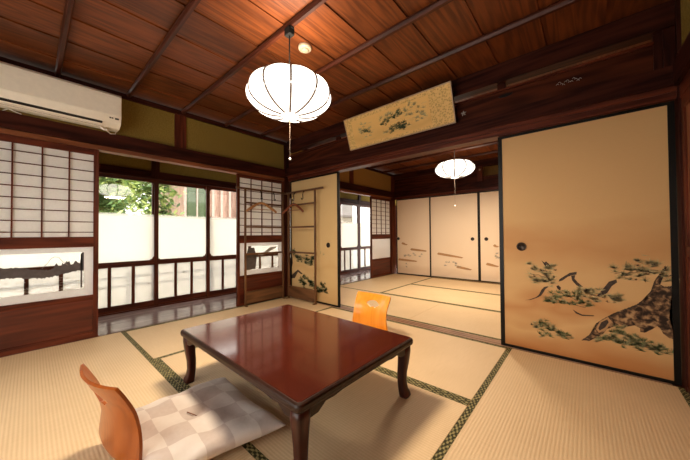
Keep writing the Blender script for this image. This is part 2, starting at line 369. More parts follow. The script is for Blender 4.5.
mat_thing(W, -W, 3*W, 0, 'x', 1, 1, 'tatami mat lying under the floor chair beyond the table')
mat_thing(W, -2*W, 3*W, -W, 'x', 1, 1, 'tatami mat lying under the low table')
mat_thing(3*W, -2*W, 4*W, 0, 'y', 1, 1, 'tatami mat at the foot of the large pine painted sliding door')
mat_thing(0, -3*W, 2*W, -2*W, 'x', 1, 1, 'tatami mat in front of the big paper screen at left')
mat_thing(2*W, -4*W, 3*W, -2*W, 'y', 1, 1, 'tatami mat at the near side of the low table, by its nearest leg')
mat_thing(3*W, -4*W, 4*W, -2*W, 'y', 1, 1, 'tatami mat in the nearest right corner')
mat_thing(0, -4*W, 2*W, -3*W, 'x', 1, 1, 'tatami mat farthest left behind the near floor chair')
Y1, Y2, Y3 = 1.11, 2.11, 3.10
mat_thing(0, .125, 2*W, Y1, 'x', 1, 1, 'tatami mat in the far room just past the threshold, behind the orange chair')
mat_thing(2*W, .125, 4*W, Y1, 'x', 1, 1, 'tatami mat in the far room just past the threshold, at right')
mat_thing(0, Y1, W, Y3, 'y', 1, 1, 'tatami mat in the far room along its corridor side')
mat_thing(W, Y1, 3*W, Y2, 'x', 1, 1, 'middle tatami mat of the far room')
mat_thing(W, Y2, 3*W, Y3, 'x', 1, 1, 'tatami mat of the far room lying against the cream sliding doors')
mat_thing(3*W, Y1, 4*W, Y3, 'y', 1, 1, 'tatami mat on the right side of the far room')
# threshold between the rooms
th = MB().box(.05, RX-.06, .006, .020, -.03, .001).box(.05, RX-.06, .020, .048, -.03, -.003).box(.05, RX-.06, .048, .062, -.03, .001).box(.05, RX-.06, .062, .09, -.03, -.003).box(.05, RX-.06, .09, .118, -.03, .001)
trim(th, 'sill', 'wooden threshold with two grooves between the two rooms')
trim(box(.05, RX, 3.102, 3.17, -.03, .002), 'frame_x')

# ------------------------------------------------------------------ wall towards the corridor (x = 0)
PZ = 2.36
def corridor_wall(y0, y1, struts, capz=2.31):
    trim(box(-.09, .012, y0, y1, KZ, 1.80), 'edge_y')                         # head rail
    trim(box(-.085, .035, y0, y1, 1.803, 1.932), 'dark_y')                     # picture rail
    trim(box(-.06, .03, y0, y1, capz, PZ-.004), 'dark_y')
    for s_ in struts: trim(box(-.06, .010, s_-.06, s_+.06, 1.933, capz), 'frame_z')
# upper wall plaster fields
struct('wall_left', box(-.05, 0, RY, -.055, 1.932, 2.31), 'plaster')
corridor_wall(RY, -.055, (-1.48, -3.0))
struct('wall_left', box(-.05, 0, .055, R2-.05, 1.932, 2.31), 'plaster2')
corridor_wall(.055, R2-.05, (1.56,))
# posts
trim(box(-.10, .012, -.052, .052, -.03, PZ), 'dark_z', 'dark timber corner post between the two rooms')
trim(box(-.10, .012, R2-.16, R2+.02, -.03, PZ), 'frame_z')
trim(box(-.10, .012, RY, RY+.1, -.03, PZ), 'dark_z')
trim(box(-.09, 0, -2.94, -2.90, -.03, 1.757), 'frame_z')

def shoji(n, y0, y1, x, cols, label, bars, top, pic, base_top, etch=None, narrow=False):
    """paper screen sliding in the corridor wall; x = its room side face"""
    d = tag(bpy.data.objects.new('door_%d' % n, None), label, 'sliding screen', None, 'structure'); C.objects.link(d)
    d.location = (x, y0, 0)
    w = y1-y0; st = .036; t = .028
    f = MB()
    f.box(-t, 0, 0, st, .004, 1.757).box(-t, 0, w-st, w, .004, 1.757)
    f.build('stile', 'frame_z', d)
    f = MB().box(-t, 0, st, w-st, top, 1.757).box(-t, 0, st, w-st, pic[1], .938).box(-t, 0, st, w-st, pic[0]-.035, pic[0]).box(-t, 0, st, w-st, .004, .05)
    f.build('rail', 'frame_y', d)
    g = MB(); iw = w-2*st
    for k in range(1, cols): g.box(-.016, -.003, st+iw*k/cols-.005, st+iw*k/cols+.005, .938, top)
    g.build('vertical_bars', 'frame_z', d)
    g = MB()
    for z in bars: g.box(-.015, -.004, st, w-st, z-.0036, z+.0036)
    g.build('lattice', 'frame_y', d)
    box(-.0185, -.0172, st, w-st, .938, top).build('paper', 'shoji', d)
    # picture glass: white etched border with rounded corners round a clear landscape
    p0, p1 = pic
    if not narrow:
        bw, bh = .070, .055
        cx0, cx1, cz0, cz1 = st+bw, w-st-bw*.9, p0+.065, p1-.045
        g = MB(); xo, xi = -.014, -.010
        g.box(xo, xi, st, w-st, p0, cz0).box(xo, xi, st, w-st, cz1, p1).box(xo, xi, st, cx0, cz0, cz1).box(xo, xi, cx1, w-st, cz0, cz1)
        g.build('etched_border', 'frostedge', d)
        box(xo, xi, cx0, cx1, cz0, cz1).build('glass', 'glass', d)
        if etch: etch(d, cx0, cx1, cz0, cz1)
    else:
        box(-.014, -.010, st, w-st, p0, p1).build('etched_border', 'frostedge', d)
    # lower wooden panel
    box(-.018, -.010, st, w-st, .05, p0-.035).build('lower_panel', 'panel_y', d)
    MB().box(-.024, -.004, st, w-st, .05, .062).box(-.024, -.004, st, w-st, p0-.047, p0-.035).build('panel_moulding', 'frame_y', d)
    return d
def etch_left(d, a, b, c, e):
    # ragged dark shore with pines, faint mountain and pale sails
    w = b-a; rnd = random.Random(3)
    top, bot = [], []
    n = 60
    for i in range(n+1):
        u = i/n
        zz = c+(e-c)*(.60+.05*math.sin(u*9)+.05*rnd.random()+(.12*rnd.random() if u > .62 else 0)+(.25 if u > .95 else 0))
        top.append((a+u*w, zz)); bot.append((a+u*w, c+(e-c)*(.36+.05*math.sin(u*7+1)+.04*rnd.random()+(.08*u))))
    g = MB(); g.prism(top+bot[::-1], -.0095, -.0090, 'yz'); g.build('etched_shore', 'etch_dark', d)
    g = MB()
    m = [(.50, .62), (.56, .74), (.60, .86), (.645, .90), (.69, .88), (.73, .78), (.80, .66)]
    for (u0, v0), (u1, v1) in zip(m, m[1:]):
        g.tube([(-.0092, a+u0*w, c+v0*(e-c)), (-.0092, a+u1*w, c+v1*(e-c))], .0018, 4)
    g.build('etched_mountain', 'ink_g', d)
    g = MB()
    for i in range(80):
        u, v = rnd.random(), rnd.random()*.36
        g.box(-.0095, -.0090, a+u*w*.96, a+u*w*.96+.018+.02*rnd.random(), c+v*(e-c)+.003, c+v*(e-c)+.0055)
    g.build('etched_waves', 'ink_g', d)
    g = MB().box(-.0095, -.0090, b-.022, b-.010, c+.01, e-.02); g.build('etched_edge', 'etch_dark', d)
def etch_right(d, a, b, c, e):
    g = MB(); w = b-a; h = e-c
    g.prism([(a+.05*w, c+.02*h), (a+.30*w, c+.02*h), (a+.34*w, c+.5*h), (a+.27*w, c+.93*h), (a+.10*w, c+.93*h), (a+.03*w, c+.5*h)], -.0095, -.009, 'yz')
    g.build('etched_post', 'etch_dark', d); g = MB()
    g.prism([(a+.35*w, c+.60*h), (a+.55*w, c+.72*h), (a+.75*w, c+.93*h), (a+.97*w, c+.93*h), (a+.9*w, c+.86*h), (a+.7*w, c+.72*h), (a+.5*w, c+.58*h)], -.0095, -.009, 'yz')
    g.build('etched_roof', 'ink_g', d)
BARS = [.98+.0945*k for k in range(8)]
shoji(1, -2.895, -2.173, 0.0, 4, 'wide paper lattice screen at far left with etched mountain landscape glass', BARS, 1.703, (.40, .845), .36, etch_left)
shoji(2, -.80, -.055, -.001, 4, 'paper lattice screen behind the clothes rack in the corner', BARS, 1.715, (.40, .835), .36, etch_right)
shoji(3, 2.21, R2-.165, 0.0, 4, 'paper lattice screen in the far room with white glass below', BARS, 1.705, (.40, .835), .36, None, True)
shoji(4, -3.62, -2.905, -.032, 4, 'paper lattice screen behind the left screen', BARS, 1.703, (.40, .845), .36)

# ------------------------------------------------------------------ corridor and its glazed doors
GX = -.87
def glazed(n, y0, y1, x, label, bars, lower_w=None):
    d = tag(bpy.data.objects.new('window_%d' % n, None), label, 'window', None, 'structure'); C.objects.link(d)
    d.location = (x, y0, 0); w = y1-y0; st = .047; t = .032
    MB().box(-t, 0, 0, st, .012, 1.70).box(-t, 0, w-st, w, .012, 1.70).build('stile', 'frame_z', d)
    MB().box(-t, 0, st, w-st, .556, .622).box(-t, 0, st, w-st, .012, .088).box(-t, 0, st, w-st, 1.652, 1.70).build('rail', 'frame_y', d)
    g = MB()
    for b in bars: g.box(-t+.004, -.004, b-.016-y0, b+.016-y0, .088, .556)
    g.build('glazing_bar', 'frame_z', d)
    # shaped brackets in the corners of the upper light
    g = MB()
    for s_, c in ((1, st), (-1, w-st)):
        for z0, sz in ((1.652, -1), (.622, 1)):
            k = .034 if sz < 0 else .05
            g.prism([(c, z0), (c+s_*k, z0), (c+s_*k*.8, z0+sz*k*.22), (c+s_*k*.45, z0+sz*k*.3), (c+s_*k*.35, z0+sz*k*.6), (c+s_*.012*.6, z0+sz*k*.85), (c, z0+sz*k)], -t+.006, -.006, 'yz')
    g.build('corner_bracket', 'frame_y', d)
    box(-.018, -.014, st, w-st, .622, 1.652).build('upper_glass', 'glass_f', d)
    box(-.018, -.014, st, w-st, .088, .556).build('lower_glass', 'glass_l', d)
    return d
glazed(1, -2.17, -1.46, GX, 'left glazed corridor door looking onto green trees', (-1.965, -1.732))
glazed(2, -1.525, -.775, GX-.036, 'middle glazed corridor door looking onto the neighbouring window', (-1.24, -1.03))
glazed(3, -.835, -.10, GX, 'right glazed corridor door half hidden by the paper screen', (-.585, -.35))
glazed(4, -2.87, -2.12, GX-.036, 'glazed corridor door hidden at left', (-2.62, -2.37))
glazed(5, -.15, .62, GX-.036, 'glazed corridor door at the corner post', (.10, .36))
glazed(6, .57, 1.40, GX, 'glazed corridor door before the far room', (.84, 1.11))
glazed(7, 1.36, 2.215, GX-.036, 'glazed corridor door of the far room, left', (1.62, 1.9))
glazed(8, 2.16, 2.90, GX, 'glazed corridor door of the far room, centre', (2.35, 2.56))
glazed(9, 2.95, 3.75, GX-.036, 'glazed corridor door at the end of the corridor', (3.2, 3.45))
trim(box(GX-.09, GX+.01, RY, 5.2, -.02, .010), 'frame_y')
trim(box(GX-.09, GX+.015, RY, 5.2, 1.703, 1.80), 'dark_y')
trim(box(GX-.08, GX+.005, -3.94, -2.88, 0.01, 1.703), 'dark_y')
trim(box(GX-.08, GX+.005, 3.80, 5.2, 0.01, 1.703), 'dark_y')
for y in (-1.50, .01, 2.92): trim(box(GX-.085, GX+.022, y-.045, y+.045, 1.70, 2.28), 'dark_z')
struct('wall_left', box(GX-.07, GX-.01, RY, 5.2, 1.80, 2.28), 'plaster', 'olive plaster strip above the corridor windows')
struct('wall_end', box(GX-.1, 0, 5.2, 5.28, -.1, 2.34), 'plaster2')
struct('wall_end', box(GX-.1, 0, RY-.14, RY-.05, -.1, 2.34), 'plaster2')
struct('ceiling', box(GX-.8, -.05, RY-.1, 5.28, 2.28, 2.34), 'ceil_corr', 'dark board ceiling of the corridor')

# ------------------------------------------------------------------ wall between the rooms (y = 0)
trim(box(.05, 3.889, -.012, .10, KZ, 1.80), 'frame_x', 'red brown head rail over the opening between the rooms')
trim(box(.014, 3.889, -.040, .12, 1.835, 1.955), 'dark_x', 'dark timber rail running above the sliding doors')
trim(box(.05, 3.889, -.022, .10, 1.80, 1.835), 'frame_x')
LINTEL = struct('wall_right', box(.05, 3.80, .010, .035, 1.955, 2.135), 'board_x', 'dark cedar board between the picture rail and the slot')
trim(box(.05, 3.80, -.012, .05, 2.135, 2.15), 'frame_x')
trim(box(.05, 3.889, -.030, .07, 2.205, 2.36), 'dark_x', 'heavy dark beam under the ceiling above the slot')
trim(box(3.84, 3.889, -.012, .05, 1.955, 2.205), 'dark_z')
trim(box(3.80, 3.84, .004, .05, 1.955, 2.205), 'dark_z')
trim(box(3.888, 4.03, -.050, .12, -.03, PZ), 'dark_z', 'dark corner post at the right end of the sliding doors')
for x in (1.06, 2.0, 2.94):
    trim(box(x-.03, x+.03, .012, .05, 2.15, 2.205), 'dark_z')

def needles(g, cx, cz, r, n, y, rnd, up=True, flat=1.):
    for i in range(n):
        if i % 13 == 0: ox, oz = cx+rnd.gauss(0, r*.50), cz+rnd.gauss(0, r*.34)*flat; R_ = r*rnd.uniform(.5, .85)
        px = ox; pz = oz
        a = rnd.uniform(-.08*PI, 1.08*PI)
        L = R_*rnd.uniform(.7, 1.); w = r*.030+.0005
        dx, dz = math.cos(a), math.sin(a)
        g.quad((px-dz*w, y, pz+dx*w), (px+dz*w, y, pz-dx*w), (px+dx*L+dz*w*.3, y, pz+dz*L-dx*w*.3), (px+dx*L-dz*w*.3, y, pz+dz*L+dx*w*.3))
def flat_poly(g, pts, y):
    f = g.bm.faces.new([g.bm.verts.new((x, y, z)) for x, z in pts])
    bmesh.ops.triangulate(g.bm, faces=[f])
def fusuma(n, x0, x1, y, paper, label, pull, paint=None, w=.030):
    """y = room-facing side; panel 20 mm thick"""
    d = tag(bpy.data.objects.new('door_%d' % n, None), label, 'sliding door', None, 'structure'); C.objects.link(d)
    d.location = (0, y, 0)
    MB().box(x0, x0+w, 0, .022, .002, 1.758).box(x1-w, x1, 0, .022, .002, 1.758).box(x0+w, x1-w, 0, .022, .002, .022).box(x0+w, x1-w, 0, .022, 1.738, 1.758).build('lacquer_frame', 'black', d)
    box(x0+w, x1-w, .004, .018, .022, 1.738).build('paper_panel', paper, d)
    px, pz = pull
    g = MB().lathe([(.034, -.004), (.034, .004), (.026, .006), (.024, .002)], 24)
    g.build('finger_pull', 'metal_dark', d, True, Matrix.Translation((px, .001, pz)) @ Matrix.Rotation(PI/2, 4, 'X'))
    if paint: paint(d)
    return d
def paint_right(d):
    rnd = random.Random(5); y = .0032
    g = MB(); needles_all = [(PAINT['pale'], 'ink_p', .045, 46), (PAINT['mid'], 'ink_m', .040, 42), (PAINT['dark'], 'ink_d', .040, 50)]
    g = MB(); flat_poly(g, PAINT['trunk'], y); g.build('painted_pine_trunk', 'bark', d)
    g = MB()
    for b in PAINT['br']: flat_poly(g, b, y)
    # dark outline strokes of the trunk
    T = PAINT['trunk']
    for (x0, z0), (x1, z1) in zip(T[:20], T[1:21]):
        dx, dz = x1-x0, z1-z0; L = math.hypot(dx, dz)+1e-6
        for k in range(int(L/.006)+1):
            t = rnd.random(); qx, qz = x0+dx*t, z0+dz*t; s_ = rnd.uniform(.008, .035); a = math.atan2(dz, dx)-rnd.uniform(.2, 1.0)
            w = rnd.uniform(.0015, .004)
            g.quad((qx, y-.0003, qz-w), (qx, y-.0003, qz+w), (qx+math.cos(a)*s_, y-.0003, qz+math.sin(a)*s_+w*.5), (qx+math.cos(a)*s_, y-.0003, qz+math.sin(a)*s_-w*.5))
    g.build('painted_branch', 'ink_b', d)
    g = MB(); flat_poly(g, PAINT['knot_l'], y-.0006); g.build('painted_knot_ring', 'mist', d)
    g = MB(); flat_poly(g, PAINT['knot'], y-.0009); g.build('painted_knot', 'ink_b', d)
    g = MB()
    for cx, cz in PAINT['pale']+PAINT['mid']: needles(g, cx, cz, .026, 8, y-.0014, rnd)
    for (xa, za, xb, zb) in ((3.12, .62, 3.24, .60), (3.22, .66, 3.24, .56), (3.24, .45, 3.45, .40), (3.30, .50, 3.42, .44), (3.60, .66, 3.80, .70), (3.66, .72, 3.62, .62), (3.46, .50, 3.55, .49), (3.20, .24, 3.33, .165), (3.56, .22, 3.80, .19)):
        for q in range(6):
            t0, t1 = q/6, (q+1)/6; j = rnd.uniform(-.006, .006); g.quad((xa+(xb-xa)*t0, y-.0014, za+(zb-za)*t0-.0015), (xa+(xb-xa)*t0, y-.0014, za+(zb-za)*t0+.0015), (xa+(xb-xa)*t1, y-.0014, za+(zb-za)*t1+.0015+j), (xa+(xb-xa)*t1, y-.0014, za+(zb-za)*t1-.001+j))
    g.build('painted_twigs', 'ink_b', d)
    for cs, m, r, n in needles_all:
        g = MB()
        for cx, cz in cs: needles(g, cx, cz, r, n, y-.0012, rnd)
        g.build('painted_pine_needles', m, d)
    g = MB()
    for cx, cz in PAINT['dark']: needles(g, cx, cz+.008, .036, 26, y-.0016, rnd)
    g.build('painted_pine_needles', 'ink_m', d)
def paint_left(d):
    rnd = random.Random(6); y = .0032
    g = MB()
    for b in PAINT['l_br']: flat_poly(g, b, y)
    g.build('painted_branch', 'ink_b', d)
    g = MB()
    for cx, cz in PAINT['l_dark']: needles(g, cx, cz, .06, 130, y-.0008, rnd)
    g.build('painted_pine_needles', 'ink_x', d)
    g = MB()
    for cx, cz in PAINT['l_pale']+PAINT['l_dark'][:16:2]: needles(g, cx, cz+.01, .05, 20, y-.0012, rnd)
    g.build('painted_pine_needles', 'ink_m', d)
def paint_back(x0, x1):
    def f(d):
        rnd = random.Random(int(x0*10)); y = .0032
        g = MB()
        for (a, z0), (b, z1) in PAINT['bars']:
            if a < x0-.1 or a > x1: continue
            a2, b2 = max(a, x0+.03), min(b, x1-.03)
            h = .026
            flat_poly(g, [(a2, z0-h*.2), (a2+.02, z0-h*.9), ((a2+b2)/2, (z0+z1)/2-h), (b2-.03, z1-h*.7), (b2, z1), (b2-.05, z1+h*.5), ((a2+b2)/2, (z0+z1)/2+h*.8), (a2+.03, z0+h)], y)
        if x0 > 1.9:
            flat_poly(g, [(x0+.45, .42), (x0+.8, .42), (x0+.8, .45), (x0+.45, .45)], y)
        g.build('painted_mist_band', 'mist', d)
        g = MB()
        for cx, cz in PAINT['plants']:
            if x0 < cx < x1: needles(g, cx, cz, .06, 26, y-.0006, rnd)
        g.build('painted_grass', 'ink_g', d)
    return f
fusuma(5, .055, 1.062, .022, 'fus_l', 'gold sliding door with painted green pine twigs behind the clothes rack', (.866, .80), paint_left)
fusuma(6, 2.905, 3.884, .022, 'fus_r', 'large gold sliding door painted with a gnarled pine tree at right', (3.063, .833), paint_right)
fusuma(7, .06, .905, R2-.02, 'fus_b', 'cream sliding door at the far room left, beside its corner post', (.11, .83), paint_back(.06, .905), .022)
fusuma(8, .875, 1.885, R2+.006, 'fus_b', 'cream sliding door in the middle of the far wall with tan mist bands', (1.764, .83), paint_back(.875, 1.885), .022)
fusuma(9, 1.888, 2.90, R2+.006, 'fus_b', 'cream sliding door partly hidden by the pine painted door', (2.016, .83), paint_back(1.888, 2.90), .022)
fusuma(10, 2.88, 3.87, R2-.02, 'fus_b', 'cream sliding door at the right end of the far wall', (3.75, .83), None, .022)

# ------------------------------------------------------------------ far room upper wall
trim(box(.012, RX, R2-.03, R2+.10, KZ+.003, 1.81), 'frame_x')
trim(box(.012, RX, R2-.06, R2+.10, 1.81, 1.95), 'dark_x')
struct('wall_back', box(.012, 1.87, R2, R2+.04, 1.95, 2.25), 'board_x', 'dark board above the cream sliding doors in the far room')
struct('wall_back', box(1.97, RX, R2, R2+.04, 1.95, 2.03), 'board_x')
STRUT = trim(box(1.87, 1.97, R2-.03, R2+.04, 1.95, 2.30), 'frame_z')
trim(box(1.97, RX, R2-.01, R2+.05, 2.03, 2.05), 'frame_x')
trim(box(.012, RX, R2-.05, R2+.06, 2.24, PZ), 'dark_x')
struct('wall_back', box(.0, RX+.1, R2+.5, R2+.56, -.1, 2.5), 'plaster2')
# right side and rear walls
struct('wall_right', box(RX, RX+.06, RY-.1, -.055, 1.96, 2.36), 'plaster')
struct('wall_right', box(RX+.01, RX+.06, .12, R2+.6, -.1, 2.4), 'plaster2')
trim(box(RX-.035, RX+.05, RY, -.055, 1.82, 1.96), 'dark_y')
trim(box(RX-.012, RX+.05, RY, -.055, 1.74, 1.82), 'frame_y')
trim(box(RX-.012, RX+.05, RY, -.055, -.03, .03), 'frame_y')
def wood_door(n, y0, y1, label):
    d = tag(bpy.data.objects.new('door_%d' % n, None), label, 'sliding door', None, 'structure'); C.objects.link(d); d.location = (RX-.008, 0, 0)
    MB().box(0, .03, y0, y0+.045, .03, 1.74).box(0, .03, y1-.045, y1, .03, 1.74).build('stile', 'frame_z', d)
    MB().box(0, .03, y0+.045, y1-.045, .03, .11).box(0, .03, y0+.045, y1-.045, 1.67, 1.74).box(0, .03, y0+.045, y1-.045, .8, .86).build('rail', 'frame_y', d)
    box(.01, .022, y0+.045, y1-.045, .11, 1.67).build('wood_panel', 'edge_z', d)
wood_door(11, -1.00, -.058, 'wooden sliding door on the right wall next to the corner post')
wood_door(12, -1.95, -1.00, 'second wooden sliding door on the right wall')
wood_door(13, -2.90, -1.95, 'third wooden sliding door on the right wall')
wood_door(14, -3.90, -2.90, 'last wooden sliding door on the right wall')
struct('wall_front', box(-.1, RX+.1, RY-.1, RY-.02, 1.80, 2.4), 'plaster2')
for k in (0, 3):  # invented rear screens; gap left open so added daylight fills the near end
    xa = .05+k*.965; d = tag(bpy.data.objects.new('door_%d' % (15+k), None), ('invented paper screen behind the viewer on the corridor side, for fill daylight' if k == 0 else 'invented paper screen behind the viewer in the far right corner, for fill daylight'), 'sliding screen', None, 'structure'); C.objects.link(d); d.location = (xa, RY-.05, 0)
    MB().box(0, .036, 0, .028, 0, 1.79).box(.905, .94, 0, .028, 0, 1.79).box(.036, .905, 0, .028, 0, .06).box(.036, .905, 0, .028, .36, .40).box(.036, .905, 0, .028, 1.74, 1.79).build('screen_frame', 'frame_z', d)
    g = MB()
    for i in range(1, 4): g.box(.036+.217*i-.004, .036+.217*i+.004, .010, .022, .40, 1.74)
    for i in range(1, 8): g.box(.036, .905, .011, .021, .40+i*.1675-.003, .40+i*.1675+.003)
    g.build('lattice', 'frame_x', d)
    box(.036, .905, .008, .0095, .40, 1.74).build('paper', 'shoji', d); box(.036, .905, .008, .016, .06, .36).build('lower_panel', 'panel_y', d)
trim(box(0, RX, RY-.02, RY+.02, 1.80, 1.94), 'dark_x')
for x in (.95, 1.97, 2.95): trim(box(x-.05, x+.05, RY-.02, RY+.015, -.03, PZ), 'dark_z')

# ------------------------------------------------------------------ ceiling
def ceiling_boards(y0, y1, lab):
    g = MB(); x = -.04; bw = .328
    while x < RX+.05:
        g.prism([(x, PZ+.012), (x+bw+.012, PZ+.002), (x+bw+.012, PZ+.012), (x, PZ+.022)], y0, y1, 'xz'); x += bw
    struct('ceiling', g, 'ceil', lab)
ceiling_boards(RY-.06, .02, 'glossy red cedar board ceiling of the front room')
ceiling_boards(.02, R2+.5, 'red cedar board ceiling of the far room')
struct('ceiling', box(-.1, RX+.2, RY-.2, R2+.7, 2.45, 2.5), 'dark_x')
def batten(y):
    g = MB(); w, h = .019, .034
    g.prism([(y-w, PZ), (y-w, PZ-h*.45), (y-w*.55, PZ-h), (y+w*.55, PZ-h), (y+w, PZ-h*.45), (y+w, PZ)], .03, RX, 'yz')
    trim(g, 'beam')
for y in (-.458, -.965, -1.462, -1.956, -2.45, -2.94, -3.43): batten(y)
for y in (.55, 1.08, 1.61, 2.14, 2.67): batten(y)

# ------------------------------------------------------------------ pendant lamps
def shade_profile(R, H):
    pr = []
    for i in range(25):
        t = -PI/2+PI*i/24
        c, s_ = math.cos(t), math.sin(t)
        r = R*(abs(c)**(.85 if s_ < 0 else .62)); z = H*s_*(1.0 if s_ < 0 else .86)
        if r < .055: r = .055
        pr.append((r, z))
    return pr
def pendant(name, x, y, z, label, mshade, R=.272, H=.133, drop=.40, power=27., rib=.0075):
    t = thing(name, label, 'lamp', (x, y, PZ-.03), 0)
    dz = z-(PZ-.03); L = 10
    MB().lathe(shade_profile(R, H), 160, lobes=L, amp=.055).build('lamp_shade', mshade, t, True, Matrix.Translation((0, 0, dz)))
    g = MB()
    for k in range(L):
        a = 2*PI*k/L; pts = []
        for r, zz in shade_profile(R, H): pts.append((r*(1-.055*.6+.006)*math.cos(a)*1.003, r*(1-.055*.6+.006)*math.sin(a)*1.003, zz*1.006+dz))
        g.tube(pts, rib, 6)
    g.build('shade_rib', 'wire', t, True)
    MB().lathe([(.050, -H-.006), (.058, -H-.006), (.058, -H+.004), (.050, -H+.004)], 32).build('bottom_ring', mshade, t, True, Matrix.Translation((0, 0, dz)))
    MB().lathe([(.050, H-.002), (.060, H-.002), (.060, H+.006), (.02, H+.02)], 32).build('top_cap', 'ivory', t, True, Matrix.Translation((0, 0, dz)))
    MB().tube([(0, 0, -.05), (0, 0, dz+H+.015)], .0042, 8).build('cord', 'cord', t)
    g = MB().box(-.028, .028, -.022, .022, -.052, -.002, .004).box(-.036, .036, -.012, .012, -.014, 0, .002); g.build('ceiling_hook_box', 'cord', t)
    MB().tube([(0, 0, dz-H-.004), (0, 0, dz-H-drop*.5), (0, 0, dz-H-drop)], .0014, 6).build('pull_string', 'grey_string', t)
    g = MB().lathe([(.001, -.008), (.006, -.006), (.008, 0), (.006, .006), (.001, .008)], 12)
    g.build('pull_knob', 'string', t, True, Matrix.Translation((0, 0, dz-H-drop-.007)))
    for nm, e, zz, rx in (('lamp_bulb_down', power, dz-H-.012, 0), ('lamp_bulb_up', power*.18, dz+H+.03, PI)):
        li = bpy.data.lights.new(nm, 'AREA'); li.shape = 'DISK'; li.size = .34; li.energy = e; li.color = (1., .80, .58)
        lo = bpy.data.objects.new(nm, li); C.objects.link(lo); lo.parent = t; lo.location = (0, 0, zz); lo.rotation_euler = (rx, 0, 0)
    return t
pendant('pendant_lamp', 1.98, -1.462, 1.872, 'large lit white ribbed pendant lamp above the low table', 'shade', drop=.285)
pendant('pendant_lamp', 1.985, 1.61, 1.918, 'smaller looking lit pendant lamp hanging in the far room', 'shade2', H=.13, drop=.42, rib=.009, power=30.)

# ------------------------------------------------------------------ smoke detector
t = thing('smoke_detector', 'round ivory smoke detector on the ceiling boards beside the lamp cord', 'smoke detector', (1.885, -1.245, PZ+.004))
MB().lathe([(.045, 0), (.049, -.006), (.049, -.022), (.044, -.028), (.03, -.030)], 36).build('housing', 'ivory', t, True)
MB().lathe([(.026, -.028), (.028, -.036), (.022, -.041), (.004, -.042)], 28).build('sensor_cap', 'ivory', t, True)

# ------------------------------------------------------------------ air conditioner
t = thing('air_conditioner', 'cream wall mounted air conditioner high on the left plaster wall', 'air conditioner', (.0, -2.85, 1.955))
Lc = .805
prof = [(.004, .005), (.13, 0), (.19, .028), (.216, .085), (.218, .276), (.20, .296), (.15, .306), (.004, .306)]
MB().prism(prof, 0, Lc, 'xz').build('body', 'ac', t)
MB().box(.2165, .2215, .004, Lc-.004, .092, .274, .002).build('front_cover', 'ac', t)
g = MB().prism([(.192, .030), (.197, .030), (.2205, .086), (.2165, .088)], .004, Lc-.125, 'xz'); g.build('air_flap', 'ac_low', t)
g = MB().prism([(.130, -.003), (.190, .022), (.190, .030), (.130, .005)], .03, Lc-.13, 'xz'); g.build('outlet_slot', 'ac_dark', t)
g = MB().prism([(.105, -.006), (.175, .004), (.178, .010), (.105, 0)], .03, Lc-.13, 'xz'); g.build('lower_louvre', 'ac_low', t)
g = MB().box(.219, .2205, Lc-.085, Lc-.072, .062, .074).box(.219, .2205, Lc-.068, Lc-.058, .062, .074); g.build('indicator', 'metal_dark', t, tf=Matrix.Translation((-.008, 0, 0)))
g = MB().box(.2115, .2135, Lc-.046, Lc-.018, .060, .075); g.build('display_window', 'ac_dark', t)
g = MB().tube([(.10, Lc-.10, .0), (.11, Lc-.09, -.03), (.09, Lc-.06, -.045), (.06, Lc-.02, -.03), (.07, Lc-.01, .01)], .004, 6)
g.tube([(.10, Lc-.14, .004), (.10, Lc-.11, -.022), (.09, Lc-.07, -.018)], .008, 6); g.build('cable', 'string', t, True)
g = MB().tube([(.02, .1, -.02), (.03, .13, .0), (.04, .16, -.012), (.03, .2, -.02)], .003, 6); g.build('cable', 'string', t, True)

# ------------------------------------------------------------------ framed landscape painting leaning out from the wall
x0, x1 = 1.326, 2.584; fw = x1-x0; fh = .352
t = thing('framed_painting', 'long gold framed landscape painting leaning out above the opening', 'painting', (x0, -.046, 1.957))
tilt = Matrix.Rotation(math.atan2(.118, .330), 4, 'X')
box(0, fw, -.004, .018, 0, fh).build('backing', 'dark_x', t, tf=tilt)
g = MB(); r_ = .009
g.box(0, fw, -.010, .020, -.002, r_).box(0, fw, -.010, .020, fh-r_, fh+.002).box(0, r_, -.010, .020, r_, fh-r_).box(fw-r_, fw, -.010, .020, r_, fh-r_)
g.build('frame', 'rim', t, tf=tilt)
MB().box(r_, fw-r_, -.0065, -.0045, r_, fh-r_).build('brocade_mount', 'brocade', t, tf=tilt)
g = MB().box(.10, fw-.22, -.0085, -.0066, .035, fh-.045).paint_new(0)
rnd = random.Random(12); yy = -.0092
for (u, v) in ((.62, .10), (.66, .12), (.70, .105), (.74, .13), (.78, .11), (.60, .085), (.69, .085), (.75, .09), (.52, .175), (.56, .20), (.60, .21), (.66, .215), (.70, .24), (.74, .235), (.25, .165), (.29, .155)):
    needles(g, u, v, .040, 60, yy-.0006, rnd)
g.paint_new(1)
for (u, v) in ((.5, .23), (.55, .25), (.62, .26), (.8, .25), (.85, .27), (.9, .26), (.2, .20), (.27, .22), (.55, .08), (.92, .16), (.95, .2), (.97, .14), (.94, .11), (.83, .18), (.31, .12), (.35, .17)):
    needles(g, u, v, .045, 34, yy, rnd)
g.paint_new(2)
for k in range(34):
    u, v = rnd.uniform(.14, .98), rnd.uniform(.06, .28)
    g.box(u, min(u+rnd.uniform(.02, .10), 1.02), yy-.0002, yy+.0003, v, v+.0022)
g.paint_new(3); g.build('silk_picture', ['gold', 'ink_x', 'ink_m', 'ink_p'], t, tf=tilt)

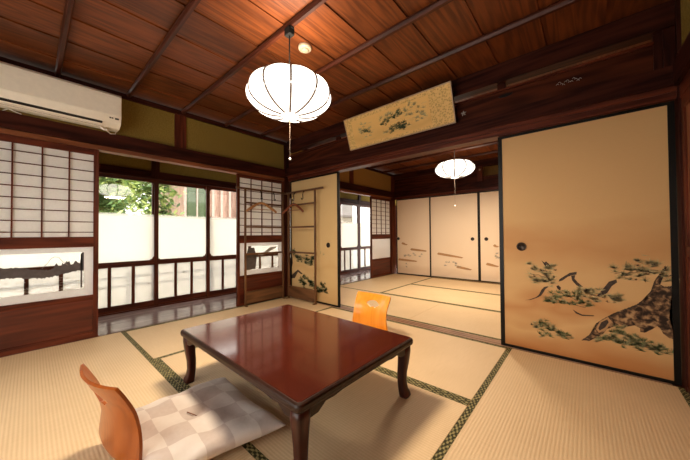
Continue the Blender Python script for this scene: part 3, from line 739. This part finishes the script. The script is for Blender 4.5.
# small ornaments on the lintel
g = MB()
for k in range(5):
    a = 2*PI*k/5+.3
    g.tube([(0, 0, 0), (.016*math.cos(a), -.003, .016*math.sin(a)), (.024*math.cos(a+.2), 0, .024*math.sin(a+.2))], [.004, .007, .002], 6)
o = g.build('nail_cover', 'silver', None, True); o.location = (2.635, .003, 2.04); o.parent = LINTEL; tag(o, 'small pale flower shaped nail cover')
g = MB(); rnd = random.Random(4)
for k in range(12):
    x = -.065+.13*k/11; z = .012*math.sin(k*1.7)+.006*rnd.random()
    g.tube([(x-.008, 0, z), (x, -.001, z+.006), (x+.008, 0, z-.002)], .0018, 5)
o = g.build('inlay_ornament', 'silver', None, True); o.location = (3.38, .008, 2.055); o.parent = LINTEL; tag(o, 'pale scribbled inlay')
g = MB().prism([(-.055, 0), (-.03, .012), (.01, .016), (.055, .008), (.045, -.006), (.0, -.014), (-.04, -.010)], -.001, .0015, 'xz')
o = g.build('wood_knot', 'black'); o.location = (2.97, .009, 2.095); o.parent = LINTEL; tag(o, 'dark oval knot')
g = MB().lathe([(.001, -.012), (.017, -.010), (.018, 0), (.012, .006)], 20)
o = g.build('nail_cover', 'ivory', None, True, Matrix.Rotation(PI/2, 4, 'X')); o.location = (1.93, R2-.043, 2.18); o.parent = STRUT; tag(o, 'small round pale knob')

# ------------------------------------------------------------------ low table
TX0, TX1, TY0, TY1, TH = 1.480, 2.690, -1.968, -1.112, .338
t = thing('low_table', 'low reddish brown lacquered table with curved dark legs', 'table', ((TX0+TX1)/2, (TY0+TY1)/2, .0014), math.radians(-.6))
hx, hy = (TX1-TX0)/2, (TY1-TY0)/2
def rrect(hx, hy, r, n=7):
    p = []
    for cx, cy, a0 in ((hx-r, hy-r, 0), (-hx+r, hy-r, 90), (-hx+r, -hy+r, 180), (hx-r, -hy+r, 270)):
        for k in range(n): a = math.radians(a0+90*k/(n-1)); p.append((cx+r*math.cos(a), cy+r*math.sin(a)))
    return p
def loft(levels):
    g = MB(); rings = [[g.bm.verts.new((x, y, z)) for x, y in rrect(hx-i, hy-i, max(r, .003))] for z, i, r in levels]
    for A, B in zip(rings, rings[1:]):
        for k in range(len(A)): g.bm.faces.new((A[k], A[(k+1) % len(A)], B[(k+1) % len(A)], B[k]))
    g.bm.faces.new(rings[0][::-1]); g.bm.faces.new(rings[-1]); return g
loft([(TH-.006, .0135, .014), (TH-.001, .014, .014), (TH, .016, .013)]).build('tabletop', 'lacquer', t)
loft([(TH-.040, .008, .018), (TH-.036, .003, .022), (TH-.028, 0, .024), (TH-.014, 0, .024), (TH-.006, .003, .022), (TH-.0015, .010, .018), (TH-.0015, .0132, .014), (TH-.0062, .0134, .014)]).build('table_edge', 'lacquer_edge', t)
def apron(L, ax, s_):
    g = MB(); h = .034; top = TH-.040
    pts = [(-L, top), (L, top), (L, top-h-.012), (L-.05, top-h-.010), (L-.09, top-h*.55), (L-.14, top-h*.62), (L-.19, top-h*.45), (-L+.19, top-h*.45), (-L+.14, top-h*.62), (-L+.09, top-h*.55), (-L+.05, top-h-.010), (-L, top-h-.012)]
    if ax == 'x': c = s_*(hy-.030); g.prism(pts, c-.009, c+.009, 'xz')
    else: c = s_*(hx-.030); g.prism(pts, c-.009, c+.009, 'yz')
    g.build('apron', 'lacquer_edge', t)
for s_ in (-1, 1): apron(hx-.065, 'x', s_); apron(hy-.065, 'y', s_)
def leg(sx, sy):
    g = MB(); rings = []
    # z, outward shift along the diagonal, half width
    L = [(.0, .002, .025), (.012, .004, .030), (.03, .001, .029), (.05, -.004, .025), (.09, -.008, .0235), (.14, -.007, .025), (.19, -.002, .028), (.235, .001, .031), (.265, .002, .033), (TH-.0405, .001, .033)]
    for z, o_, h in L:
        ring = []
        for k in range(20):
            a = 2*PI*k/20; c, s2 = math.cos(a), math.sin(a)
            ring.append(g.bm.verts.new((sx*(hx-.046+o_)+h*math.copysign(abs(c)**.6, c), sy*(hy-.046+o_)+h*math.copysign(abs(s2)**.6, s2), z)))
        rings.append(ring)
    for A, B in zip(rings, rings[1:]):
        for k in range(20): g.bm.faces.new((A[k], A[(k+1) % 20], B[(k+1) % 20], B[k]))
    g.bm.faces.new(rings[0][::-1]); g.bm.faces.new(rings[-1])
    g.build('leg', 'leg', t, True)
for sx in (-1, 1):
    for sy in (-1, 1): leg(sx, sy)

# ------------------------------------------------------------------ legless floor chairs (local +y is where the sitter faces)
def smooth_path(P, n=6):
    out = []
    for i in range(len(P)-1):
        p0 = P[max(i-1, 0)]; p1 = P[i]; p2 = P[i+1]; p3 = P[min(i+2, len(P)-1)]
        for k in range(n):
            t_ = k/n
            out.append(tuple(.5*((2*b)+(-a+c)*t_+(2*a-5*b+4*c-d)*t_*t_+(-a+3*b-3*c+d)*t_**3) for a, b, c, d in zip(p0, p1, p2, p3)))
    out.append(tuple(P[-1])); return out
def shell(prof, curve, thick, x_n=16):
    """prof: (y, z, half width); curve: how far the edges come forward at each station"""
    g = MB(); rows = []
    n = len(prof)
    for i, (y, z, hw, cv) in enumerate(prof):
        a = prof[max(i-1, 0)]; b = prof[min(i+1, n-1)]
        ty, tz = b[0]-a[0], b[1]-a[1]; L = math.hypot(ty, tz); ny, nz = tz/L, -ty/L
        if nz < -.2 or (abs(nz) < .2 and ny < 0): ny, nz = ny, nz
        front, back = [], []
        for k in range(x_n+1):
            u = -1+2*k/x_n; f = cv*u*u
            yy_, zz_ = y, z
            # edges bend towards the sitter
            yy_ += f; zz_ += f*.15
            front.append((u*hw, yy_, zz_)); back.append((u*hw, yy_-ny*thick, zz_-nz*thick))
        rows.append((front, back))
    V = [[[g.bm.verts.new(p) for p in side] for side in r] for r in rows]
    m = x_n
    for A, B in zip(V, V[1:]):
        for k in range(m):
            g.bm.faces.new((A[0][k], A[0][k+1], B[0][k+1], B[0][k])); g.bm.faces.new((A[1][k], B[1][k], B[1][k+1], A[1][k+1]))
        for k in (0, m): g.bm.faces.new((A[0][k], B[0][k], B[1][k], A[1][k]))
    for r in (V[0], V[-1]):
        for k in range(m): g.bm.faces.new((r[0][k], r[0][k+1], r[1][k+1], r[1][k]))
    return g
def floor_chair(name, label, loc, rz, m):
    t = thing(name, label, 'floor chair', loc, rz, 'legless plywood floor chairs')
    seat = [(.25, .013, .15, 0), (.235, .013, .165, 0), (.15, .013, .172, 0), (0, .013, .175, 0), (-.10, .013, .185, 0)]
    shell(seat, 0, .011).build('seat', m, t, True)
    b = [(-.095, .014, .188, 0), (-.14, .020, .185, .004), (-.176, .045, .196, .018), (-.186, .085, .200, .03), (-.186, .14, .194, .034), (-.190, .20, .184, .036), (-.206, .27, .183, .036), (-.236, .340, .188, .034), (-.252, .372, .188, .033), (-.260, .386, .182, .033)]
    P = smooth_path(b, 5)
    o = shell(P, 0, .011, 20).build('backrest', m, t, True)
    # fan shaped hand hole
    cut = MB(); pts = []
    cz, r0, r1 = .246, .036, .100
    for k in range(11): a = math.radians(140-100*k/10); pts.append((r1*math.cos(a), cz+r1*math.sin(a)*.85))
    for k in range(7): a = math.radians(48+84*k/6); pts.append((r0*math.cos(a), cz+.0+r0*math.sin(a)*.85))
    cut.prism(pts, -.35, -.08, 'xz'); co = cut.build('cutter', 'black')
    md = o.modifiers.new('hole', 'BOOLEAN'); md.object = co; md.operation = 'DIFFERENCE'; md.solver = 'EXACT'
    co.parent = t
    bpy.context.view_layer.update()
    me = bpy.data.meshes.new_from_object(o.evaluated_get(bpy.context.evaluated_depsgraph_get()))
    o.modifiers.clear(); o.data = me
    bpy.data.objects.remove(co)
    # smooth faces with crisp borders
    bm = bmesh.new(); bm.from_mesh(me)
    for e in bm.edges:
        if len(e.link_faces) == 2 and e.calc_face_angle(0) > .7: e.smooth = False
    bm.to_mesh(me); bm.free()
    return t
floor_chair('floor_chair', 'orange brown plywood floor chair nearest the camera, under the checked cushion', (1.950, -2.190, .0014), math.radians(9), 'orange_shaded')
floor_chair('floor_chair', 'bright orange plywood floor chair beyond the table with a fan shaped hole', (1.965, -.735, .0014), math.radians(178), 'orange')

# ------------------------------------------------------------------ checked cushion on the near chair
def cushion():
    FL, FR, BR, BL = Vector((1.755, -1.80)), Vector((2.385, -1.815)), Vector((2.27, -2.333)), Vector((1.715, -2.333))
    t = thing('floor_cushion', 'flat cushion with pale checked cloth lying on the near floor chair', 'cushion', (2.05, -2.05, 0))
    bm = bmesh.new(); uv = bm.loops.layers.uv.new('UVMap'); n = 40; rnd = random.Random(9)
    def P(i, j, side):
        u, v = i/n, j/n
        a, b = 2*u-1, 2*v-1
        a, b = math.sin(a*PI/2), math.sin(b*PI/2)
        pin = 1-.09*(1-abs(a)**1.5)*(abs(b)**4); pin2 = 1-.07*(1-abs(b)**1.5)*(abs(a)**4)
        a2, b2 = a*pin2*1.02, b*pin*1.02; uu, vv = (a2+1)/2, (b2+1)/2
        p = BL*(1-uu)*(1-vv)+BR*uu*(1-vv)+FR*uu*vv+FL*(1-uu)*vv
        e = (1-abs(a)**5)*(1-abs(b)**5); e = max(e, 0)**.5
        dd = math.hypot(a, b)
        dim = -.030*math.exp(-(dd/.16)**2)
        wr = .005*math.sin(7*a+3*b)+.004*math.sin(11*b-4*a+1)+.004*math.sin(17*a+9*b)*abs(a)
        z = .022+.036 + side*(.046*e + (dim+wr*e if side > 0 else 0))
        z = max(z, .0245)
        return (p.x-2.05, p.y+2.05, z)
    for side in (1, -1):
        V = [[bm.verts.new(P(i, j, side)) for j in range(n+1)] for i in range(n+1)]
        for i in range(n):
            for j in range(n):
                q = [(i, j), (i+1, j), (i+1, j+1), (i, j+1)]
                if side < 0: q = q[::-1]
                f = bm.faces.new([V[a][b] for a, b in q])
                for l, (a, b) in zip(f.loops, q): l[uv].uv = (.5+.5*math.sin((2*a/n-1)*PI/2), .5+.5*math.sin((2*b/n-1)*PI/2))
    bmesh.ops.remove_doubles(bm, verts=bm.verts, dist=.0004)
    me = bpy.data.meshes.new('cushion_body'); bm.to_mesh(me); bm.free()
    for p in me.polygons: p.use_smooth = True
    me.materials.append(M['cushion'])
    o = bpy.data.objects.new('cushion_body', me); C.objects.link(o); o.parent = t
    g = MB().tube([(-.055, -.045, .092), (-.01, -.02, .082), (.015, .0, .078), (.02, .04, .088), (.0, .06, .096)], .0022, 6); g.build('tuft_thread', 'thread', t, True)
cushion()

# ------------------------------------------------------------------ folding clothes rack in the corner
t = thing('clothes_rack', 'brown folding wooden clothes rack standing open in the corner', 'clothes rack', (.06, -.06, .0014))
S = .011
def L_(y0, y1, z0, z1, d=.007): return box(-d, d, y0+.06, y1+.06, z0, z1)
for y in (-.72, -.118): MB().box(-S, S, y+.06-S, y+.06+S, .012, 1.56, .002).build('post', 'rack_z', t)
for z in (1.05, .685): L_(-.708, -.130, z-.012, z+.012).build('rail', 'rack_y', t)
L_(-.708, -.130, 1.362, 1.386).build('rail', 'rack_y', t)
MB().box(-.010, .010, -.79, -.005, 1.548, 1.574, .003).build('top_rail', 'rack_y', t)
L_(-.708, -.130, .03, .175, .005).build('lower_panel', 'rack_y', t)
L_(-.708, -.130, .177, .190, .009).build('rail', 'rack_y', t)
for x in (.118, .70): MB().box(x-.06-S, x-.06+S, -S, S, .012, 1.56, .002).build('post', 'rack_z', t)
for z in (1.05, .685, 1.374): box(.070, .628, -.007, .007, z-.012, z+.012).build('rail', 'rack_x', t)
MB().box(.014, .80, -.010, .010, 1.548, 1.574, .003).build('top_rail', 'rack_x', t)
box(.070, .628, -.005, .005, .03, .175).build('lower_panel', 'rack_x', t)
box(.070, .628, -.009, .009, .177, .190).build('rail', 'rack_x', t)
for (x, y, ax) in ((0, -.66, 'x'), (0, -.058, 'x'), (.058, 0, 'y'), (.64, 0, 'y')):
    g = MB()
    if ax == 'x': g.box(x-.020, x+.045, y-.013, y+.013, .0, .0125, .003)
    else: g.box(x-.013, x+.013, y-.045, y+.020, .0, .0125, .003)
    g.build('foot', 'rack_x', t)
def rack_hook(x, y, d):
    g = MB().tube([(x, y, 1.55), (x+d[0]*.022, y+d[1]*.022, 1.535), (x+d[0]*.030, y+d[1]*.030, 1.50), (x+d[0]*.026, y+d[1]*.026, 1.445), (x+d[0]*.045, y+d[1]*.045, 1.43), (x+d[0]*.058, y+d[1]*.058, 1.452)], .006, 7)
    g.build('hook', 'cord', t, True)
rack_hook(.010, -.445, (1, 0)); rack_hook(.010, -.235, (1, 0)); rack_hook(.235, -.010, (0, -1)); rack_hook(.435, -.010, (0, -1))
def hanger(name, label, loc, rz, m):
    t = thing(name, label, 'hanger', loc, rz, 'wooden clothes hangers on the rack')
    g = MB()
    for s_ in (-1, 1):
        pts = smooth_path([(0, 0, -.055), (s_*.05, 0, -.068), (s_*.12, -.004, -.11), (s_*.19, -.012, -.158), (s_*.215, -.016, -.18)], 4)
        g.tube(pts, [.017]*(len(pts)-3)+[.015, .013, .009], 8)
    g.build('shoulder_bar', m, t, True)
    MB().tube([(-.17, -.010, -.145), (.17, -.010, -.145)], .005, 6).build('trouser_bar', m, t)
    pts = [(0, 0, -.05), (0, 0, -.018)]+[(.016*math.sin(a)+0, 0, .002-.018*math.cos(a)*1.0) for a in [k*PI/8 for k in range(1, 13)]]
    MB().tube(pts, .0022, 6).build('hook', 'steel', t, True)
hanger('clothes_hanger', 'light wooden hanger on the rack in front of the paper screen', (.105, -.505, 1.437), math.radians(82), 'hanger')
hanger('clothes_hanger', 'red brown wooden hanger on the rack in front of the gold door', (.295, -.105, 1.437), math.radians(4), 'hanger_red')

# ------------------------------------------------------------------ garden and neighbours
struct('ground', box(-30, -1.0, -20, 20, -.62, -.45), 'soil', 'pale garden ground outside the corridor')
g = MB().box(-2.45, -2.33, -9, 9, -.45, .62); o = g.build('garden_wall', 'garden_wall'); tag(o, 'pale rendered low garden wall outside the corridor windows', 'wall')
t = thing('outside_railing', 'low grey railing outside the corridor windows', 'railing', (-1.35, -1.0, -.45))
for z in (.70, .82): MB().box(-.012, .012, -3.2, 5.2, z-.018, z+.018).build('rail', 'rail_out', t)
for y in (-3.0, -1.85, -.7, .45, 1.6, 2.75, 3.9): MB().box(-.02, .02, y-.02, y+.02, 0, .9).build('rail_post', 'rail_out', t)
def tree(name, label, x, y, h, r, n, seed, z0=.3):
    rnd = random.Random(seed)
    t = thing(name, label, 'tree', (x, y, -.45), 0, 'garden trees outside the windows')
    g = MB()
    g.tube([(0, 0, 0), (.05, .03, h*.4), (-.03, .05, h*.8)], [.09, .07, .03], 8)
    for k in range(6):
        a = rnd.uniform(0, 2*PI); z = h*rnd.uniform(.3, .7); g.tube([(0, .03, z), (r*.5*math.cos(a), r*.5*math.sin(a), z+.25), (r*.8*math.cos(a), r*.8*math.sin(a), z+.35)], [.035, .02, .01], 6)
    g.build('trunk', 'trunk_out', t, True)
    for m in ('leaf1', 'leaf2', 'leaf3'):
        g = MB(); cl = [(max(-r, min(r, rnd.gauss(0, r*.42))), max(-r, min(r, rnd.gauss(0, r*.6))), rnd.uniform(z0*h, h)) for _ in range(46)]
        for _ in range(n):
            c = cl[rnd.randrange(len(cl))]
            p = Vector((c[0]+rnd.gauss(0, .13), c[1]+rnd.gauss(0, .13), c[2]+rnd.gauss(0, .09)))
            a, b = rnd.uniform(0, 2*PI), rnd.uniform(-.8, .8); s_ = rnd.uniform(.055, .10)
            d = Vector((math.cos(a)*math.cos(b), math.sin(a)*math.cos(b), math.sin(b))); e = d.cross(Vector((rnd.random()-.5, rnd.random()-.5, 1))).normalized()
            g.quad(p-d*s_, p+e*s_*.4, p+d*s_, p-e*s_*.4)
        g.build('foliage', m, t)
tree('garden_tree', 'bright green leafy tree seen through the left corridor door', -5.0, -1.9, 3.9, .80, 6500, 1)
tree('garden_tree', 'green tree behind the first, seen at the top of the left door', -7.1, -1.25, 4.6, .60, 5500, 2)
tree('garden_tree', 'shrubby tree at the edge between left and middle corridor doors', -3.15, -.98, 3.1, .28, 900, 3)
t = thing('neighbour_house', 'pale wooden neighbouring house seen through the middle and right corridor doors', 'house', (-5.4, 2.2, -.45))
box(-3, 0, -1.8, 2.6, 0, 3.6).build('wall', 'out_wood', t)
for (a, b) in ((-1.78, -1.18),):
    f = MB().box(0, .05, a-.06, b+.06, 1.25, 1.31).box(0, .05, a-.06, b+.06, 2.95, 3.02).box(0, .05, a-.06, a, 1.3, 2.95).box(0, .05, b, b+.06, 1.3, 2.95).box(0, .05, (a+b)/2-.02, (a+b)/2+.02, 1.3, 2.95).build('window', 'out_frame', t)
    box(.005, .02, a, b, 1.3, 2.95).build('pane', 'out_glass', f)
g = MB()
for k in range(9): g.box(0, .07, -1.05+k*.27, -.98+k*.27, .9, 3.4)
g.build('batten', 'out_frame', t)
MB().prism([(-3.3, 3.55), (.6, 3.45), (.6, 3.55), (-1.4, 4.5), (-3.3, 4.4)], -2.3, 2.9, 'xz').build('roof', 'roof', t)
t = thing('white_outbuilding', 'white walled outbuilding with grey roof seen from the far room corridor', 'house', (-4.4, 7.6, -.45))
box(-2.5, 0, -2.2, 3.2, 0, 2.15).build('wall', 'garden_wall', t)
MB().prism([(-2.8, 2.15), (.35, 2.12), (.35, 2.2), (-1.2, 2.9), (-2.8, 2.8)], -2.5, 3.5, 'xz').build('roof', 'roof', t)

# ------------------------------------------------------------------ sky light and camera
w = bpy.data.worlds.new('overcast sky'); sc.world = w; w.use_nodes = True
nt = w.node_tree; bg = nt.nodes['Background']
bg.inputs[0].default_value = (1.0, .95, .87, 1); bg.inputs[1].default_value = 3.2

f_px = 275.2207; yaw, pitch, roll = .7178, .0155, -.0075
fwd = Vector((-math.sin(yaw)*math.cos(pitch), math.cos(yaw)*math.cos(pitch), math.sin(pitch)))
r = fwd.cross(Vector((0, 0, 1))).normalized(); u = r.cross(fwd)
r2 = r*math.cos(roll)+u*math.sin(roll); u2 = -r*math.sin(roll)+u*math.cos(roll)
cam = bpy.data.cameras.new('camera'); co = bpy.data.objects.new('camera', cam); C.objects.link(co)
cam.sensor_fit = 'HORIZONTAL'; cam.sensor_width = 36; cam.lens = f_px/690*36; cam.clip_start = .01
mw = Matrix.Identity(4)
for i in range(3): mw[i][0] = r2[i]; mw[i][1] = u2[i]; mw[i][2] = -fwd[i]
mw[0][3], mw[1][3], mw[2][3] = 3.4557, -2.5996, .9433
co.matrix_world = mw
sc.camera = co
vs = sc.view_settings; vs.view_transform = 'Standard'; vs.look = 'None'; vs.gamma = 1; vs.exposure = 0.62; vs.use_curve_mapping = False
cy = sc.cycles
cy.max_bounces = 10; cy.diffuse_bounces = 6; cy.glossy_bounces = 4; cy.transmission_bounces = 6; cy.transparent_max_bounces = 12
cy.sample_clamp_indirect = 6.0; cy.caustics_reflective = False; cy.caustics_refractive = False
cy.use_denoising = True
try: cy.denoiser = 'OPENIMAGEDENOISE'
except Exception: pass
